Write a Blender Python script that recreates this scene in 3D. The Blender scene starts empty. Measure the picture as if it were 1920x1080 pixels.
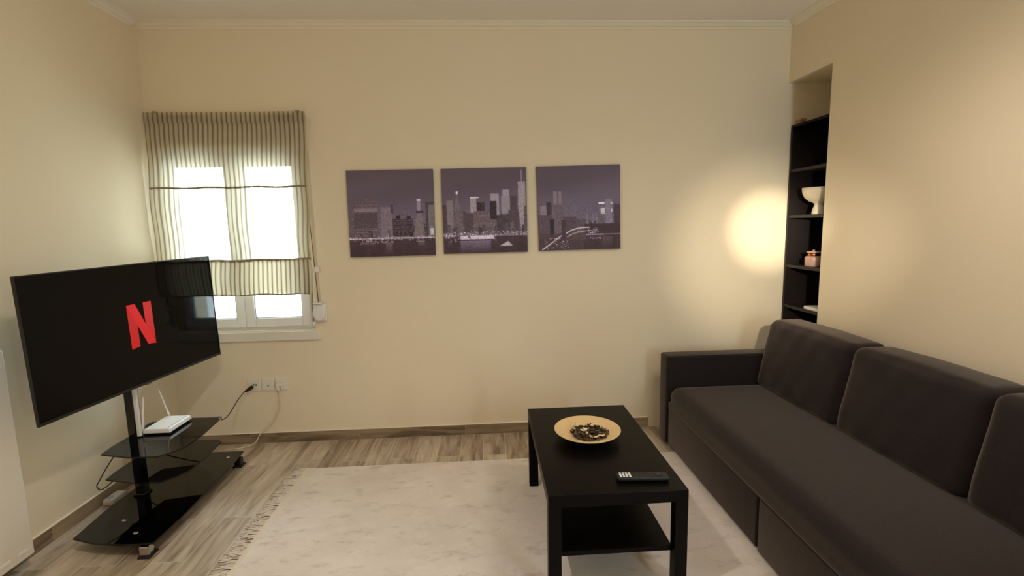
import bpy, bmesh, math, random
import numpy as np
from mathutils import Vector, Matrix, Quaternion
random.seed(7); rng = np.random.default_rng(7)
S = bpy.context.scene
C = S.collection
PI = math.pi

# ------------------------------------------------------------------ camera
W, H = 4.243, 2.748                      # room width, height of the wall under the cornice
CAM = Vector((2.15423, -3.32649, 1.48038))
yaw, pitch, roll = 0.0520255, -0.1281809, -0.0205799
fw = Vector((math.sin(yaw)*math.cos(pitch), math.cos(yaw)*math.cos(pitch), math.sin(pitch)))
r0 = Vector((math.cos(yaw), -math.sin(yaw), 0)); u0 = r0.cross(fw)
rt = r0*math.cos(roll) + u0*math.sin(roll); up = -r0*math.sin(roll) + u0*math.cos(roll)
cd = bpy.data.cameras.new('camera'); cam = bpy.data.objects.new('camera', cd); C.objects.link(cam)
M = Matrix((rt, up, -fw)).transposed().to_4x4(); M.translation = CAM
cam.matrix_world = M
cd.sensor_width = 36; cd.lens = 904.6355*36/1920; cd.clip_start = .02
S.camera = cam

# ------------------------------------------------------------------ exposure, world, lights
vs = S.view_settings
S.display_settings.display_device = 'sRGB'
vs.view_transform = 'Standard'; vs.look = 'None'; vs.gamma = 1; vs.use_curve_mapping = False
vs.exposure = -0.2
cy = S.cycles
cy.max_bounces = 10; cy.diffuse_bounces = 6; cy.glossy_bounces = 5; cy.transparent_max_bounces = 16; cy.transmission_bounces = 8
cy.sample_clamp_indirect = 6; cy.use_denoising = True
cy.caustics_reflective = True; cy.caustics_refractive = False; cy.blur_glossy = .6

wd = bpy.data.worlds.new('world'); S.world = wd; wd.use_nodes = True
bgn = wd.node_tree.nodes['Background']
bgn.inputs[0].default_value = (.74, .91, 1, 1); bgn.inputs[1].default_value = 20.0

def light(name, kind, loc, power, color, **k):
    l = bpy.data.lights.new(name, kind); l.energy = power; l.color = color
    for a, b in k.items(): setattr(l, a, b)
    o = bpy.data.objects.new(name, l); C.objects.link(o); o.location = loc
    return o
def aim(o, tgt):
    d = Vector(tgt) - o.location; o.rotation_euler = d.to_track_quat('-Z', 'Y').to_euler()
WARM = (1.0, .89, .80)
# shaded ceiling lamp: most of its light goes down, some leaks all round
cl = light('ceiling_lamp_light', 'SPOT', (1.6, -2.2, 2.33), 53, WARM, shadow_soft_size=.045, spot_size=math.radians(172), spot_blend=1.0)
light('ceiling_lamp_glow', 'POINT', (1.6, -2.2, 2.33), 11, WARM, shadow_soft_size=.06)
light('right_side_fill_light', 'SPOT', (3.40, -1.75, 2.42), 52, WARM, shadow_soft_size=.28, spot_size=math.radians(172), spot_blend=1.0)  # unseen fill light, added to brighten the right wall, seat and rug
# adjustable reading lamp beyond the right edge of the view, turned towards the corner
sp = light('reading_lamp_light', 'SPOT', (3.15, -2.70, 1.62), 430, (1, .88, .66), shadow_soft_size=.03, spot_size=math.radians(14), spot_blend=1.0)
aim(sp, (4.15, 0, 1.41))
sq = light('reading_lamp_spill', 'SPOT', (3.15, -2.70, 1.62), 170, (1, .87, .66), shadow_soft_size=.04, spot_size=math.radians(33), spot_blend=1.0)
aim(sq, (4.10, 0, 1.22))
# daylight through the window of the back wall and through the balcony door behind the camera
a = light('window_portal', 'AREA', (.49, .15, 1.42), 1, (1, 1, 1), shape='RECTANGLE', size=.90, size_y=1.2)
aim(a, (.49, -1, 1.42)); a.data.cycles.is_portal = True
d = light('balcony_door_portal', 'AREA', (3.95, -4.50, 1.05), 1, (1, 1, 1), shape='RECTANGLE', size=.46, size_y=2.1)
aim(d, (3.95, 0, 1.05)); d.data.cycles.is_portal = True

# ------------------------------------------------------------------ materials
def srgb(*c):
    return tuple(((v/255)/12.92 if v/255 <= .04045 else ((v/255+.055)/1.055)**2.4) for v in c) + (1,)
def mat(name, col, rough=.6, metal=0, spec=.5, noise=None, bump=None, coat=0, ior=None, trans=0):
    m = bpy.data.materials.new(name); m.use_nodes = True; nt = m.node_tree; N = nt.nodes; L = nt.links
    b = N['Principled BSDF']
    b.inputs['Base Color'].default_value = col; b.inputs['Roughness'].default_value = rough
    b.inputs['Metallic'].default_value = metal; b.inputs['Specular IOR Level'].default_value = spec
    b.inputs['Coat Weight'].default_value = coat; b.inputs['Transmission Weight'].default_value = trans
    if ior: b.inputs['IOR'].default_value = ior
    tc = N.new('ShaderNodeTexCoord')
    if noise:                                  # (scale, amount)
        n = N.new('ShaderNodeTexNoise'); n.inputs['Scale'].default_value = noise[0]; n.inputs['Detail'].default_value = 4
        L.new(tc.outputs['Object'], n.inputs['Vector'])
        mx = N.new('ShaderNodeMix'); mx.data_type = 'RGBA'
        k = noise[1]
        mx.inputs['A'].default_value = tuple(v*(1-k) for v in col[:3])+(1,); mx.inputs['B'].default_value = tuple(min(1, v*(1+k)) for v in col[:3])+(1,)
        L.new(n.outputs['Fac'], mx.inputs['Factor']); L.new(mx.outputs['Result'], b.inputs['Base Color'])
    if bump:                                   # (scale, strength)
        n = N.new('ShaderNodeTexNoise'); n.inputs['Scale'].default_value = bump[0]; n.inputs['Detail'].default_value = 3
        L.new(tc.outputs['Object'], n.inputs['Vector'])
        bp = N.new('ShaderNodeBump'); bp.inputs['Strength'].default_value = bump[1]; bp.inputs['Distance'].default_value = .01
        L.new(n.outputs['Fac'], bp.inputs['Height']); L.new(bp.outputs['Normal'], b.inputs['Normal'])
    return m
m_wall = mat('cream_wall_paint', srgb(233, 219, 192), .85, spec=.25, noise=(1.3, .025), bump=(90, .04))
m_ceil = mat('ceiling_paint', srgb(240, 233, 224), .9, spec=.2, noise=(1.1, .02))
m_corn = mat('cornice_plaster', srgb(236, 226, 204), .8, spec=.2)
m_white = mat('white_plastic', srgb(232, 230, 226), .35, noise=(30, .01))
m_whitem = mat('white_lacquer', srgb(228, 222, 208), .45, noise=(12, .015))
m_pvc = mat('white_window_frame', srgb(232, 230, 226), .4, noise=(12, .012))
m_caulk = mat('white_caulk', srgb(236, 226, 206), .7, noise=(12, .03))
m_black = mat('black_brown_laminate', srgb(7, 4, 4), .36, spec=.10, noise=(40, .12), bump=(250, .03))
m_shelfwood = mat('black_brown_shelf_board', srgb(32, 26, 26), .5, spec=.4, noise=(25, .12))
m_fabric = mat('dark_grey_fabric', srgb(31, 23, 25), .8, spec=.25, noise=(260, .16), bump=(420, .35))
m_metal = mat('black_gloss_metal', srgb(12, 11, 12), .12, metal=0, spec=.6, noise=(30, .05))
m_chrome = mat('chrome', srgb(200, 198, 196), .12, metal=1, noise=(10, .02))
m_rubber = mat('black_rubber', srgb(18, 15, 15), .7, noise=(60, .1))
m_cable = mat('black_cable_rubber', srgb(40, 34, 26), .6, noise=(60, .1))
m_red = None

_b = m_fabric.node_tree.nodes['Principled BSDF']; _b.inputs['Sheen Weight'].default_value = .38; _b.inputs['Sheen Roughness'].default_value = .36; _b.inputs['Sheen Tint'].default_value = (1, .84, .7, 1)
def nodes(m):
    return m.node_tree.nodes, m.node_tree.links
# tinted glass of the tv stand
def tint_glass():
    m = bpy.data.materials.new('black_tinted_glass'); m.use_nodes = True; N, L = nodes(m)
    out = N['Material Output']; N.remove(N['Principled BSDF'])
    g = N.new('ShaderNodeBsdfGlossy'); g.inputs['Roughness'].default_value = .03; g.inputs['Color'].default_value = (.9, .9, .9, 1)
    t = N.new('ShaderNodeBsdfTransparent'); t.inputs['Color'].default_value = (.20, .17, .15, 1)
    d = N.new('ShaderNodeBsdfDiffuse'); d.inputs['Color'].default_value = (.004, .004, .004, 1)
    fr = N.new('ShaderNodeFresnel'); fr.inputs['IOR'].default_value = 1.5
    m1 = N.new('ShaderNodeMixShader'); m1.inputs[0].default_value = .35
    L.new(t.outputs[0], m1.inputs[1]); L.new(d.outputs[0], m1.inputs[2])
    m2 = N.new('ShaderNodeMixShader'); L.new(fr.outputs[0], m2.inputs[0]); L.new(m1.outputs[0], m2.inputs[1]); L.new(g.outputs[0], m2.inputs[2])
    L.new(m2.outputs[0], out.inputs[0]); return m
m_tint = tint_glass()
def pane_glass():
    m = bpy.data.materials.new('window_pane_glass'); m.use_nodes = True; N, L = nodes(m)
    out = N['Material Output']; N.remove(N['Principled BSDF'])
    g = N.new('ShaderNodeBsdfGlossy'); g.inputs['Roughness'].default_value = .02
    t = N.new('ShaderNodeBsdfTransparent'); t.inputs['Color'].default_value = (.97, .985, .98, 1)
    fr = N.new('ShaderNodeFresnel'); fr.inputs['IOR'].default_value = 1.25
    m2 = N.new('ShaderNodeMixShader'); L.new(fr.outputs[0], m2.inputs[0]); L.new(t.outputs[0], m2.inputs[1]); L.new(g.outputs[0], m2.inputs[2])
    L.new(m2.outputs[0], out.inputs[0]); return m
m_pane = pane_glass()
def screen_mat():
    m = mat('glossy_black_screen', srgb(4, 4, 5), .06, spec=.17, noise=(20, .02)); return m
m_screen = screen_mat()
def emis(name, col, s):
    m = mat(name, col, .3); b = m.node_tree.nodes['Principled BSDF']
    b.inputs['Emission Color'].default_value = col; b.inputs['Emission Strength'].default_value = s; return m
m_red = emis('lit_red_screen_letter', srgb(190, 14, 20), .62)
m_redd = emis('lit_dark_red_screen_letter', srgb(184, 12, 18), .5)
# floor: wood-look tiles laid lengthwise
def floor_mat(name, along='Y', c1=(128, 108, 84), c2=(176, 156, 128), pw=.15, pl=.9, axes=('X', 'Y')):
    m = bpy.data.materials.new(name); m.use_nodes = True; N, L = nodes(m); b = N['Principled BSDF']
    tc = N.new('ShaderNodeTexCoord'); sx = N.new('ShaderNodeSeparateXYZ'); L.new(tc.outputs['Object'], sx.inputs[0])
    cb = N.new('ShaderNodeCombineXYZ'); L.new(sx.outputs[axes[1]], cb.inputs['X']); L.new(sx.outputs[axes[0]], cb.inputs['Y'])
    br = N.new('ShaderNodeTexBrick'); L.new(cb.outputs[0], br.inputs['Vector'])
    br.inputs['Scale'].default_value = 1; br.inputs['Brick Width'].default_value = pl; br.inputs['Row Height'].default_value = pw
    br.inputs['Mortar Size'].default_value = .0022; br.offset = .37; br.inputs['Mortar Smooth'].default_value = .3
    br.inputs['Color1'].default_value = (0, 0, 0, 1); br.inputs['Color2'].default_value = (1, 1, 1, 1); br.inputs['Mortar'].default_value = (.35, .35, .35, 1)
    # per-tile grain offset
    ad = N.new('ShaderNodeVectorMath'); ad.operation = 'MULTIPLY_ADD'
    mp = N.new('ShaderNodeMapping'); L.new(cb.outputs[0], mp.inputs['Vector']); mp.inputs['Scale'].default_value = (1.6, 11, 1)
    L.new(br.outputs['Color'], ad.inputs[0]); ad.inputs[1].default_value = (7, 13, 5); L.new(mp.outputs[0], ad.inputs[2])
    n1 = N.new('ShaderNodeTexNoise'); L.new(ad.outputs[0], n1.inputs['Vector']); n1.inputs['Scale'].default_value = 1.5; n1.inputs['Detail'].default_value = 6; n1.inputs['Roughness'].default_value = .62; n1.inputs['Distortion'].default_value = .9
    n2 = N.new('ShaderNodeTexNoise'); L.new(ad.outputs[0], n2.inputs['Vector']); n2.inputs['Scale'].default_value = .55; n2.inputs['Detail'].default_value = 3; n2.inputs['Distortion'].default_value = 1.6
    mu = N.new('ShaderNodeMath'); mu.operation = 'MULTIPLY_ADD'; L.new(br.outputs['Color'], mu.inputs[0]); mu.inputs[1].default_value = .22; L.new(n1.outputs['Fac'], mu.inputs[2])
    cr = N.new('ShaderNodeValToRGB'); L.new(mu.outputs[0], cr.inputs[0])
    e = cr.color_ramp.elements; e[0].position = .34; e[0].color = srgb(*[v*.72 for v in c1]); e[1].position = .86; e[1].color = srgb(*c2)
    q = e.new(.48); q.color = srgb(*c1); q = e.new(.63); q.color = srgb(*[(u+v)/2 for u, v in zip(c1, c2)])
    cr2 = N.new('ShaderNodeValToRGB'); L.new(n2.outputs['Fac'], cr2.inputs[0]); g = cr2.color_ramp.elements
    g[0].position = .28; g[0].color = (.62, .60, .57, 1); g[1].position = .46; g[1].color = (1, 1, 1, 1)
    mx = N.new('ShaderNodeMix'); mx.data_type = 'RGBA'; mx.blend_type = 'MULTIPLY'; mx.inputs['Factor'].default_value = .8
    L.new(cr.outputs[0], mx.inputs['A']); L.new(cr2.outputs[0], mx.inputs['B'])
    mf = N.new('ShaderNodeMix'); mf.data_type = 'RGBA'; L.new(br.outputs['Fac'], mf.inputs['Factor']); L.new(mx.outputs['Result'], mf.inputs['A']); mf.inputs['B'].default_value = srgb(*[v*.96 for v in c2])
    L.new(mf.outputs['Result'], b.inputs['Base Color']); b.inputs['Roughness'].default_value = .42; b.inputs['Specular IOR Level'].default_value = .4
    bp = N.new('ShaderNodeBump'); bp.inputs['Strength'].default_value = .12; bp.inputs['Distance'].default_value = .004; bp.invert = True
    L.new(br.outputs['Fac'], bp.inputs['Height']); L.new(bp.outputs['Normal'], b.inputs['Normal'])
    return m
m_floor = floor_mat('wood_look_floor_tiles', c1=(156, 139, 118), c2=(214, 201, 180))
m_base_b = floor_mat('wood_look_skirting_back', c1=(140, 120, 95), c2=(172, 152, 124), pw=.2, pl=.75, axes=('Z', 'X'))
m_base_l = floor_mat('wood_look_skirting_left', c1=(140, 120, 95), c2=(172, 152, 124), pw=.2, pl=.75, axes=('Z', 'Y'))
def rug_mat():
    m = bpy.data.materials.new('faded_rug_pile'); m.use_nodes = True; N, L = nodes(m); b = N['Principled BSDF']
    tc = N.new('ShaderNodeTexCoord')
    n1 = N.new('ShaderNodeTexNoise'); n1.inputs['Scale'].default_value = 2.2; n1.inputs['Detail'].default_value = 5; n1.inputs['Roughness'].default_value = .6; L.new(tc.outputs['Object'], n1.inputs['Vector'])
    cr = N.new('ShaderNodeValToRGB'); L.new(n1.outputs['Fac'], cr.inputs[0]); e = cr.color_ramp.elements
    e[0].position = .3; e[0].color = srgb(222, 212, 202); e[1].position = .7; e[1].color = srgb(240, 231, 222)
    # pale worn flecks and grey worn smudges, stretched along the weave
    mp = N.new('ShaderNodeMapping'); L.new(tc.outputs['Object'], mp.inputs['Vector']); mp.inputs['Scale'].default_value = (1, 1.7, 1)
    n2 = N.new('ShaderNodeTexNoise'); n2.inputs['Scale'].default_value = 7; n2.inputs['Detail'].default_value = 4; n2.inputs['Roughness'].default_value = .7; L.new(mp.outputs[0], n2.inputs['Vector'])
    c2 = N.new('ShaderNodeValToRGB'); L.new(n2.outputs['Fac'], c2.inputs[0]); g = c2.color_ramp.elements; g[0].position = .54; g[0].color = (0, 0, 0, 1); g[1].position = .76; g[1].color = (1, 1, 1, 1)
    mx = N.new('ShaderNodeMix'); mx.data_type = 'RGBA'; sc = N.new('ShaderNodeMath'); sc.operation = 'MULTIPLY'; L.new(c2.outputs[0], sc.inputs[0]); sc.inputs[1].default_value = .55; L.new(sc.outputs[0], mx.inputs['Factor'])
    L.new(cr.outputs[0], mx.inputs['A']); mx.inputs['B'].default_value = srgb(248, 240, 228)
    n3 = N.new('ShaderNodeTexNoise'); n3.inputs['Scale'].default_value = 6.3; n3.inputs['Detail'].default_value = 5; n3.inputs['Roughness'].default_value = .75; mp3 = N.new('ShaderNodeMapping'); mp3.inputs['Location'].default_value = (3.1, 7.7, 0); mp3.inputs['Scale'].default_value = (1, 2.2, 1); L.new(tc.outputs['Object'], mp3.inputs['Vector']); L.new(mp3.outputs[0], n3.inputs['Vector'])
    c3 = N.new('ShaderNodeValToRGB'); L.new(n3.outputs['Fac'], c3.inputs[0]); g = c3.color_ramp.elements; g[0].position = .54; g[0].color = (0, 0, 0, 1); g[1].position = .78; g[1].color = (1, 1, 1, 1)
    sc3 = N.new('ShaderNodeMath'); sc3.operation = 'MULTIPLY'; L.new(c3.outputs[0], sc3.inputs[0]); sc3.inputs[1].default_value = .62
    my = N.new('ShaderNodeMix'); my.data_type = 'RGBA'; L.new(sc3.outputs[0], my.inputs['Factor']); L.new(mx.outputs['Result'], my.inputs['A']); my.inputs['B'].default_value = srgb(158, 144, 134)
    # fine weave
    n4 = N.new('ShaderNodeTexNoise'); n4.inputs['Scale'].default_value = 320; L.new(tc.outputs['Object'], n4.inputs['Vector'])
    mz = N.new('ShaderNodeMix'); mz.data_type = 'RGBA'; mz.blend_type = 'MULTIPLY'; mz.inputs['Factor'].default_value = .12; L.new(my.outputs['Result'], mz.inputs['A']); L.new(n4.outputs['Color'], mz.inputs['B'])
    L.new(mz.outputs['Result'], b.inputs['Base Color']); b.inputs['Roughness'].default_value = .95; b.inputs['Specular IOR Level'].default_value = .1
    bp = N.new('ShaderNodeBump'); bp.inputs['Strength'].default_value = .3; bp.inputs['Distance'].default_value = .003; L.new(n4.outputs['Fac'], bp.inputs['Height']); L.new(bp.outputs['Normal'], b.inputs['Normal'])
    return m
m_rug = rug_mat()
m_fringe = mat('rug_fringe_cotton', srgb(222, 212, 200), .95, spec=.1, noise=(40, .12))
# striped sheer blind fabric, stripes from the cloth's own UVs
def blind_mat(name, sheer):
    m = bpy.data.materials.new(name); m.use_nodes = True; N, L = nodes(m); out = N['Material Output']; N.remove(N['Principled BSDF'])
    uv = N.new('ShaderNodeUVMap'); uv.uv_map = 'UVMap'; sx = N.new('ShaderNodeSeparateXYZ'); L.new(uv.outputs[0], sx.inputs[0])
    mu = N.new('ShaderNodeMath'); mu.operation = 'MULTIPLY'; mu.inputs[1].default_value = 33.5; L.new(sx.outputs['X'], mu.inputs[0])
    fr = N.new('ShaderNodeMath'); fr.operation = 'FRACT'; L.new(mu.outputs[0], fr.inputs[0])
    cr = N.new('ShaderNodeValToRGB'); L.new(fr.outputs[0], cr.inputs[0]); e = cr.color_ramp.elements
    cream, dark = srgb(222, 212, 190), srgb(150, 133, 104)
    e[0].position = 0; e[0].color = dark; e[1].position = 1; e[1].color = dark
    for p, c in ((.10, dark), (.22, cream), (.74, cream), (.88, dark)):
        q = e.new(p); q.color = c
    n = N.new('ShaderNodeTexNoise'); n.inputs['Scale'].default_value = 240; tc = N.new('ShaderNodeTexCoord'); L.new(tc.outputs['Object'], n.inputs['Vector'])
    mx = N.new('ShaderNodeMix'); mx.data_type = 'RGBA'; mx.blend_type = 'MULTIPLY'; mx.inputs['Factor'].default_value = .18; L.new(cr.outputs[0], mx.inputs['A']); L.new(n.outputs['Fac'], mx.inputs['B'])
    df = N.new('ShaderNodeBsdfDiffuse'); tl = N.new('ShaderNodeBsdfTranslucent'); L.new(mx.outputs['Result'], df.inputs[0]); L.new(mx.outputs['Result'], tl.inputs[0])
    tp = N.new('ShaderNodeBsdfTransparent'); mw = N.new('ShaderNodeMix'); mw.data_type = 'RGBA'; mw.inputs['Factor'].default_value = .45; L.new(mx.outputs['Result'], mw.inputs['A']); mw.inputs['B'].default_value = (1, 1, 1, 1); L.new(mw.outputs['Result'], tp.inputs[0])
    a = N.new('ShaderNodeMixShader'); a.inputs[0].default_value = .38; L.new(df.outputs[0], a.inputs[1]); L.new(tl.outputs[0], a.inputs[2])
    b = N.new('ShaderNodeMixShader'); b.inputs[0].default_value = sheer; L.new(a.outputs[0], b.inputs[1]); L.new(tp.outputs[0], b.inputs[2])
    L.new(b.outputs[0], out.inputs[0]); return m
m_blind = blind_mat('striped_sheer_linen', .34)
m_blindf = blind_mat('striped_linen_double_fold', .02)
m_blindd = mat('blind_seam_tape', srgb(150, 136, 112), .9, spec=.1, noise=(60, .1))

# ------------------------------------------------------------------ mesh helpers
def newbm(): return bmesh.new()
def box(bm, x0, x1, y0, y1, z0, z1, mi=0):
    v = [bm.verts.new((x, y, z)) for x in (x0, x1) for y in (y0, y1) for z in (z0, z1)]
    fs = []
    for f in ((0, 1, 3, 2), (4, 6, 7, 5), (0, 4, 5, 1), (2, 3, 7, 6), (0, 2, 6, 4), (1, 5, 7, 3)):
        q = bm.faces.new([v[i] for i in f]); q.material_index = mi; fs.append(q)
    return v, fs
def bevel(bm, w, seg=2):
    bmesh.ops.bevel(bm, geom=bm.edges[:], offset=w, segments=seg, affect='EDGES', profile=.5, clamp_overlap=True)
def tube(bm, pts, r, n=10, cap=True, mi=0):
    pts = [Vector(p) for p in pts]; rings = []
    rr = r if isinstance(r, (list, tuple)) else [r]*len(pts)
    ref = None
    for i, p in enumerate(pts):
        t = (pts[min(i+1, len(pts)-1)] - pts[max(i-1, 0)]).normalized()
        if ref is None:
            ref = t.orthogonal().normalized()
        ref = (ref - t*ref.dot(t)).normalized(); b = t.cross(ref)
        rings.append([bm.verts.new(p + (ref*math.cos(2*PI*k/n) + b*math.sin(2*PI*k/n))*rr[i]) for k in range(n)])
    for a, b in zip(rings, rings[1:]):
        for k in range(n):
            f = bm.faces.new((a[k], a[(k+1) % n], b[(k+1) % n], b[k])); f.smooth = True; f.material_index = mi
    if cap:
        bm.faces.new(rings[0][::-1]).material_index = mi; bm.faces.new(rings[-1]).material_index = mi
def smooth_path(pts, n=8):
    P = [Vector(p) for p in pts]; P = [P[0]*2-P[1]] + P + [P[-1]*2-P[-2]]; out = []
    for i in range(1, len(P)-2):
        for k in range(n):
            t = k/n; a, b, c, d = P[i-1:i+3]
            out.append(.5*((2*b) + (c-a)*t + (2*a-5*b+4*c-d)*t*t + (3*b-a-3*c+d)*t**3))
    out.append(P[-2]); return out
def lathe(bm, prof, cx=0, cy=0, n=48, mi=0):
    rings = []
    for r, z in prof:
        if r < 1e-5: rings.append([bm.verts.new((cx, cy, z))])
        else: rings.append([bm.verts.new((cx+r*math.cos(2*PI*k/n), cy+r*math.sin(2*PI*k/n), z)) for k in range(n)])
    for a, b in zip(rings, rings[1:]):
        for k in range(n):
            k2 = (k+1) % n
            if len(a) == 1 and len(b) == 1: continue
            if len(a) == 1: f = bm.faces.new((a[0], b[k2], b[k]))
            elif len(b) == 1: f = bm.faces.new((a[k], a[k2], b[0]))
            else: f = bm.faces.new((a[k], a[k2], b[k2], b[k]))
            f.smooth = True; f.material_index = mi
def prism(bm, poly, z0, z1, axis='Z', mi=0):
    def P(u, v, w): return {'Z': (u, v, w), 'Y': (u, w, v), 'X': (w, u, v)}[axis]
    a = [bm.verts.new(P(u, v, z0)) for u, v in poly]; b = [bm.verts.new(P(u, v, z1)) for u, v in poly]
    n = len(poly)
    bm.faces.new(a[::-1]).material_index = mi; bm.faces.new(b).material_index = mi
    for k in range(n):
        bm.faces.new((a[k], a[(k+1) % n], b[(k+1) % n], b[k])).material_index = mi
def obj(name, bm, m, parent=None, fix=True, label=None):
    if fix: bmesh.ops.recalc_face_normals(bm, faces=bm.faces[:])
    me = bpy.data.meshes.new(name); bm.to_mesh(me); bm.free()
    for q in (m if isinstance(m, (list, tuple)) else [m]): me.materials.append(q)
    o = bpy.data.objects.new(name, me); C.objects.link(o)
    if parent:
        o.parent = parent
        o.matrix_parent_inverse = parent.matrix_basis.inverted()
    if label: o['label'] = label
    return o
def tag(o, label, cat, group=None, kind=None):
    if label: o['label'] = label
    if cat: o['category'] = cat
    if group: o['group'] = group
    if kind: o['kind'] = kind
    return o
def thing(name, label, cat, loc=(0, 0, 0), group=None):
    o = bpy.data.objects.new(name, None); C.objects.link(o); o.empty_display_size = .05
    o.location = loc; bpy.context.view_layer.update() if False else None
    return tag(o, label, cat, group)
def struct(name, bm, m, parent=None):
    o = obj(name, bm, m, parent)
    if not parent: o['kind'] = 'structure'
    return o
def sbox(name, dims, m, parent=None, bev=0, seg=2, label=None):
    bm = newbm(); box(bm, *dims)
    if bev: bevel(bm, bev, seg)
    return obj(name, bm, m, parent, label=label)

# ------------------------------------------------------------------ the room
YF = -4.35                                # wall behind the camera
WX0, WX1, WZ0, WZ1 = .02, .965, .80, 2.03 # window opening
bm = newbm()
box(bm, -.25, WX0, 0, .26, 0, 2.86); box(bm, WX1, W+.65, 0, .26, 0, 2.86)
box(bm, WX0, WX1, 0, .26, 0, WZ0); box(bm, WX0, WX1, 0, .26, WZ1, 2.86)
struct('wall_back', bm, m_wall)
bm = newbm(); box(bm, -.25, 0, YF-.25, 0, 0, 2.86); struct('wall_left', bm, m_wall)
NY = -.42; NZ = 2.405                     # niche for the bookcase, in the right wall
bm = newbm()
box(bm, W, W+.65, YF-.25, NY, 0, 2.86); box(bm, W, W+.65, NY, 0, NZ, 2.86); box(bm, W+.36, W+.65, NY, 0, 0, NZ)
struct('wall_right', bm, m_wall)
DX0, DX1, DZ = 3.72, 4.18, 2.1            # balcony door behind the camera
bm = newbm(); box(bm, 0, DX0, YF-.25, YF, 0, 2.86); box(bm, DX1, W, YF-.25, YF, 0, 2.86); box(bm, DX0, DX1, YF-.25, YF, DZ, 2.86)
struct('wall_front', bm, m_wall)
bm = newbm(); box(bm, -.25, W+.65, YF-.25, .26, -.12, 0); struct('floor', bm, m_floor)
bm = newbm(); box(bm, 0, W, YF, 0, 2.79, 2.86); struct('ceiling', bm, m_ceil)
# cornice: a small stepped coving running round the room
prof = [(0, H), (.004, H), (.007, H+.010), (.020, H+.016), (.034, H+.030), (.044, H+.034), (.045, 2.79), (0, 2.79)]
bm = newbm(); prism(bm, [(-u, v) for u, v in prof], 0, W, 'X'); struct('trim_1', bm, m_corn)
bm = newbm(); prism(bm, [(u, v) for u, v in prof], YF, -.045, 'Y'); struct('trim_2', bm, m_ceil)
bm = newbm(); prism(bm, [(W-u, v) for u, v in prof], YF, -.045, 'Y'); struct('trim_3', bm, m_corn)
# skirting tiles with a white caulk bead on top
bm = newbm(); box(bm, .011, 3.3, -.010, 0, 0, .072); o = struct('baseboard_back', bm, m_base_b)
bm = newbm(); box(bm, .011, 3.3, -.011, 0, .072, .079); bevel(bm, .002, 1); obj('caulk_bead', bm, m_caulk, o)
bm = newbm(); box(bm, 0, .010, YF, 0, 0, .072); o = struct('baseboard_left', bm, m_base_l)
bm = newbm(); box(bm, 0, .011, YF, -.011, .072, .079); bevel(bm, .002, 1); obj('caulk_bead', bm, m_caulk, o)

# balcony door behind the camera (frame and pane)
bm = newbm()
for d4 in ((DX0, DX0+.06, 0, DZ), (DX1-.06, DX1, 0, DZ), (DX0+.06, DX1-.06, DZ-.06, DZ), (DX0+.06, DX1-.06, 0, .08)):
    box(bm, d4[0], d4[1], YF-.12, YF-.06, d4[2], d4[3])
dr = struct('door_1', bm, m_pvc)
sbox('pane', (DX0+.06, DX1-.06, YF-.095, YF-.085, .08, DZ-.06), m_pane, dr)

# window
FY0, FY1 = .035, .095
bm = newbm()
for x0, x1, z0, z1 in ((WX0, WX0+.035, WZ0, WZ1), (WX1-.035, WX1, WZ0, WZ1), (WX0+.035, WX1-.035, WZ1-.05, WZ1), (WX0+.035, WX1-.035, WZ0, WZ0+.03)):
    box(bm, x0, x1, FY0+.02, FY1, z0, z1)
bevel(bm, .004, 1)
win = struct('window_1', bm, m_pvc)
def sash(x0, x1):
    z0, z1 = WZ0+.022, WZ1-.045; w = .062; y0, y1 = FY0, FY1-.012
    bm = newbm()
    for a in ((x0, x0+w, z0, z1), (x1-w, x1, z0, z1), (x0+w, x1-w, z0, z0+.062), (x0+w, x1-w, z1-.075, z1)):
        box(bm, a[0], a[1], y0, y1, a[2], a[3])
    bevel(bm, .006, 2)
    s = obj('sash', bm, m_pvc, win)
    bm = newbm()                             # glazing gasket
    for a in ((x0+w, x0+w+.004, z0+.062, z1-.075), (x1-w-.004, x1-w, z0+.062, z1-.075), (x0+w, x1-w, z0+.062, z0+.066), (x0+w, x1-w, z1-.079, z1-.075)):
        box(bm, a[0], a[1], y0+.01, y0+.03, a[2], a[3])
    obj('gasket', bm, mat('grey_gasket', srgb(150, 150, 150), .6), s)
    sbox('pane', (x0+w, x1-w, y0+.022, y0+.028, z0+.062, z1-.075), m_pane, s)
    return s
xm = .492
sash(WX0+.03, xm-.001); sr = sash(xm+.001, WX1-.03)
bm = newbm(); box(bm, xm-.024, xm+.002, FY0-.012, FY0, 1.24, 1.36); box(bm, xm-.018, xm-.004, FY0-.045, FY0-.012, 1.33, 1.35); box(bm, xm-.02, xm-.002, FY0-.058, FY0-.042, 1.22, 1.35); bevel(bm, .004, 2)
obj('handle', bm, m_white, sr)
# white stone sill and plaster apron below the window
bm = newbm(); box(bm, -.0 + .001, 1.005, -.022, .0, .735, .797); bevel(bm, .004, 2); box(bm, WX0+.002, WX1-.002, -.01, .06, .797, .803)
struct('trim_4', bm, m_whitem)
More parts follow.
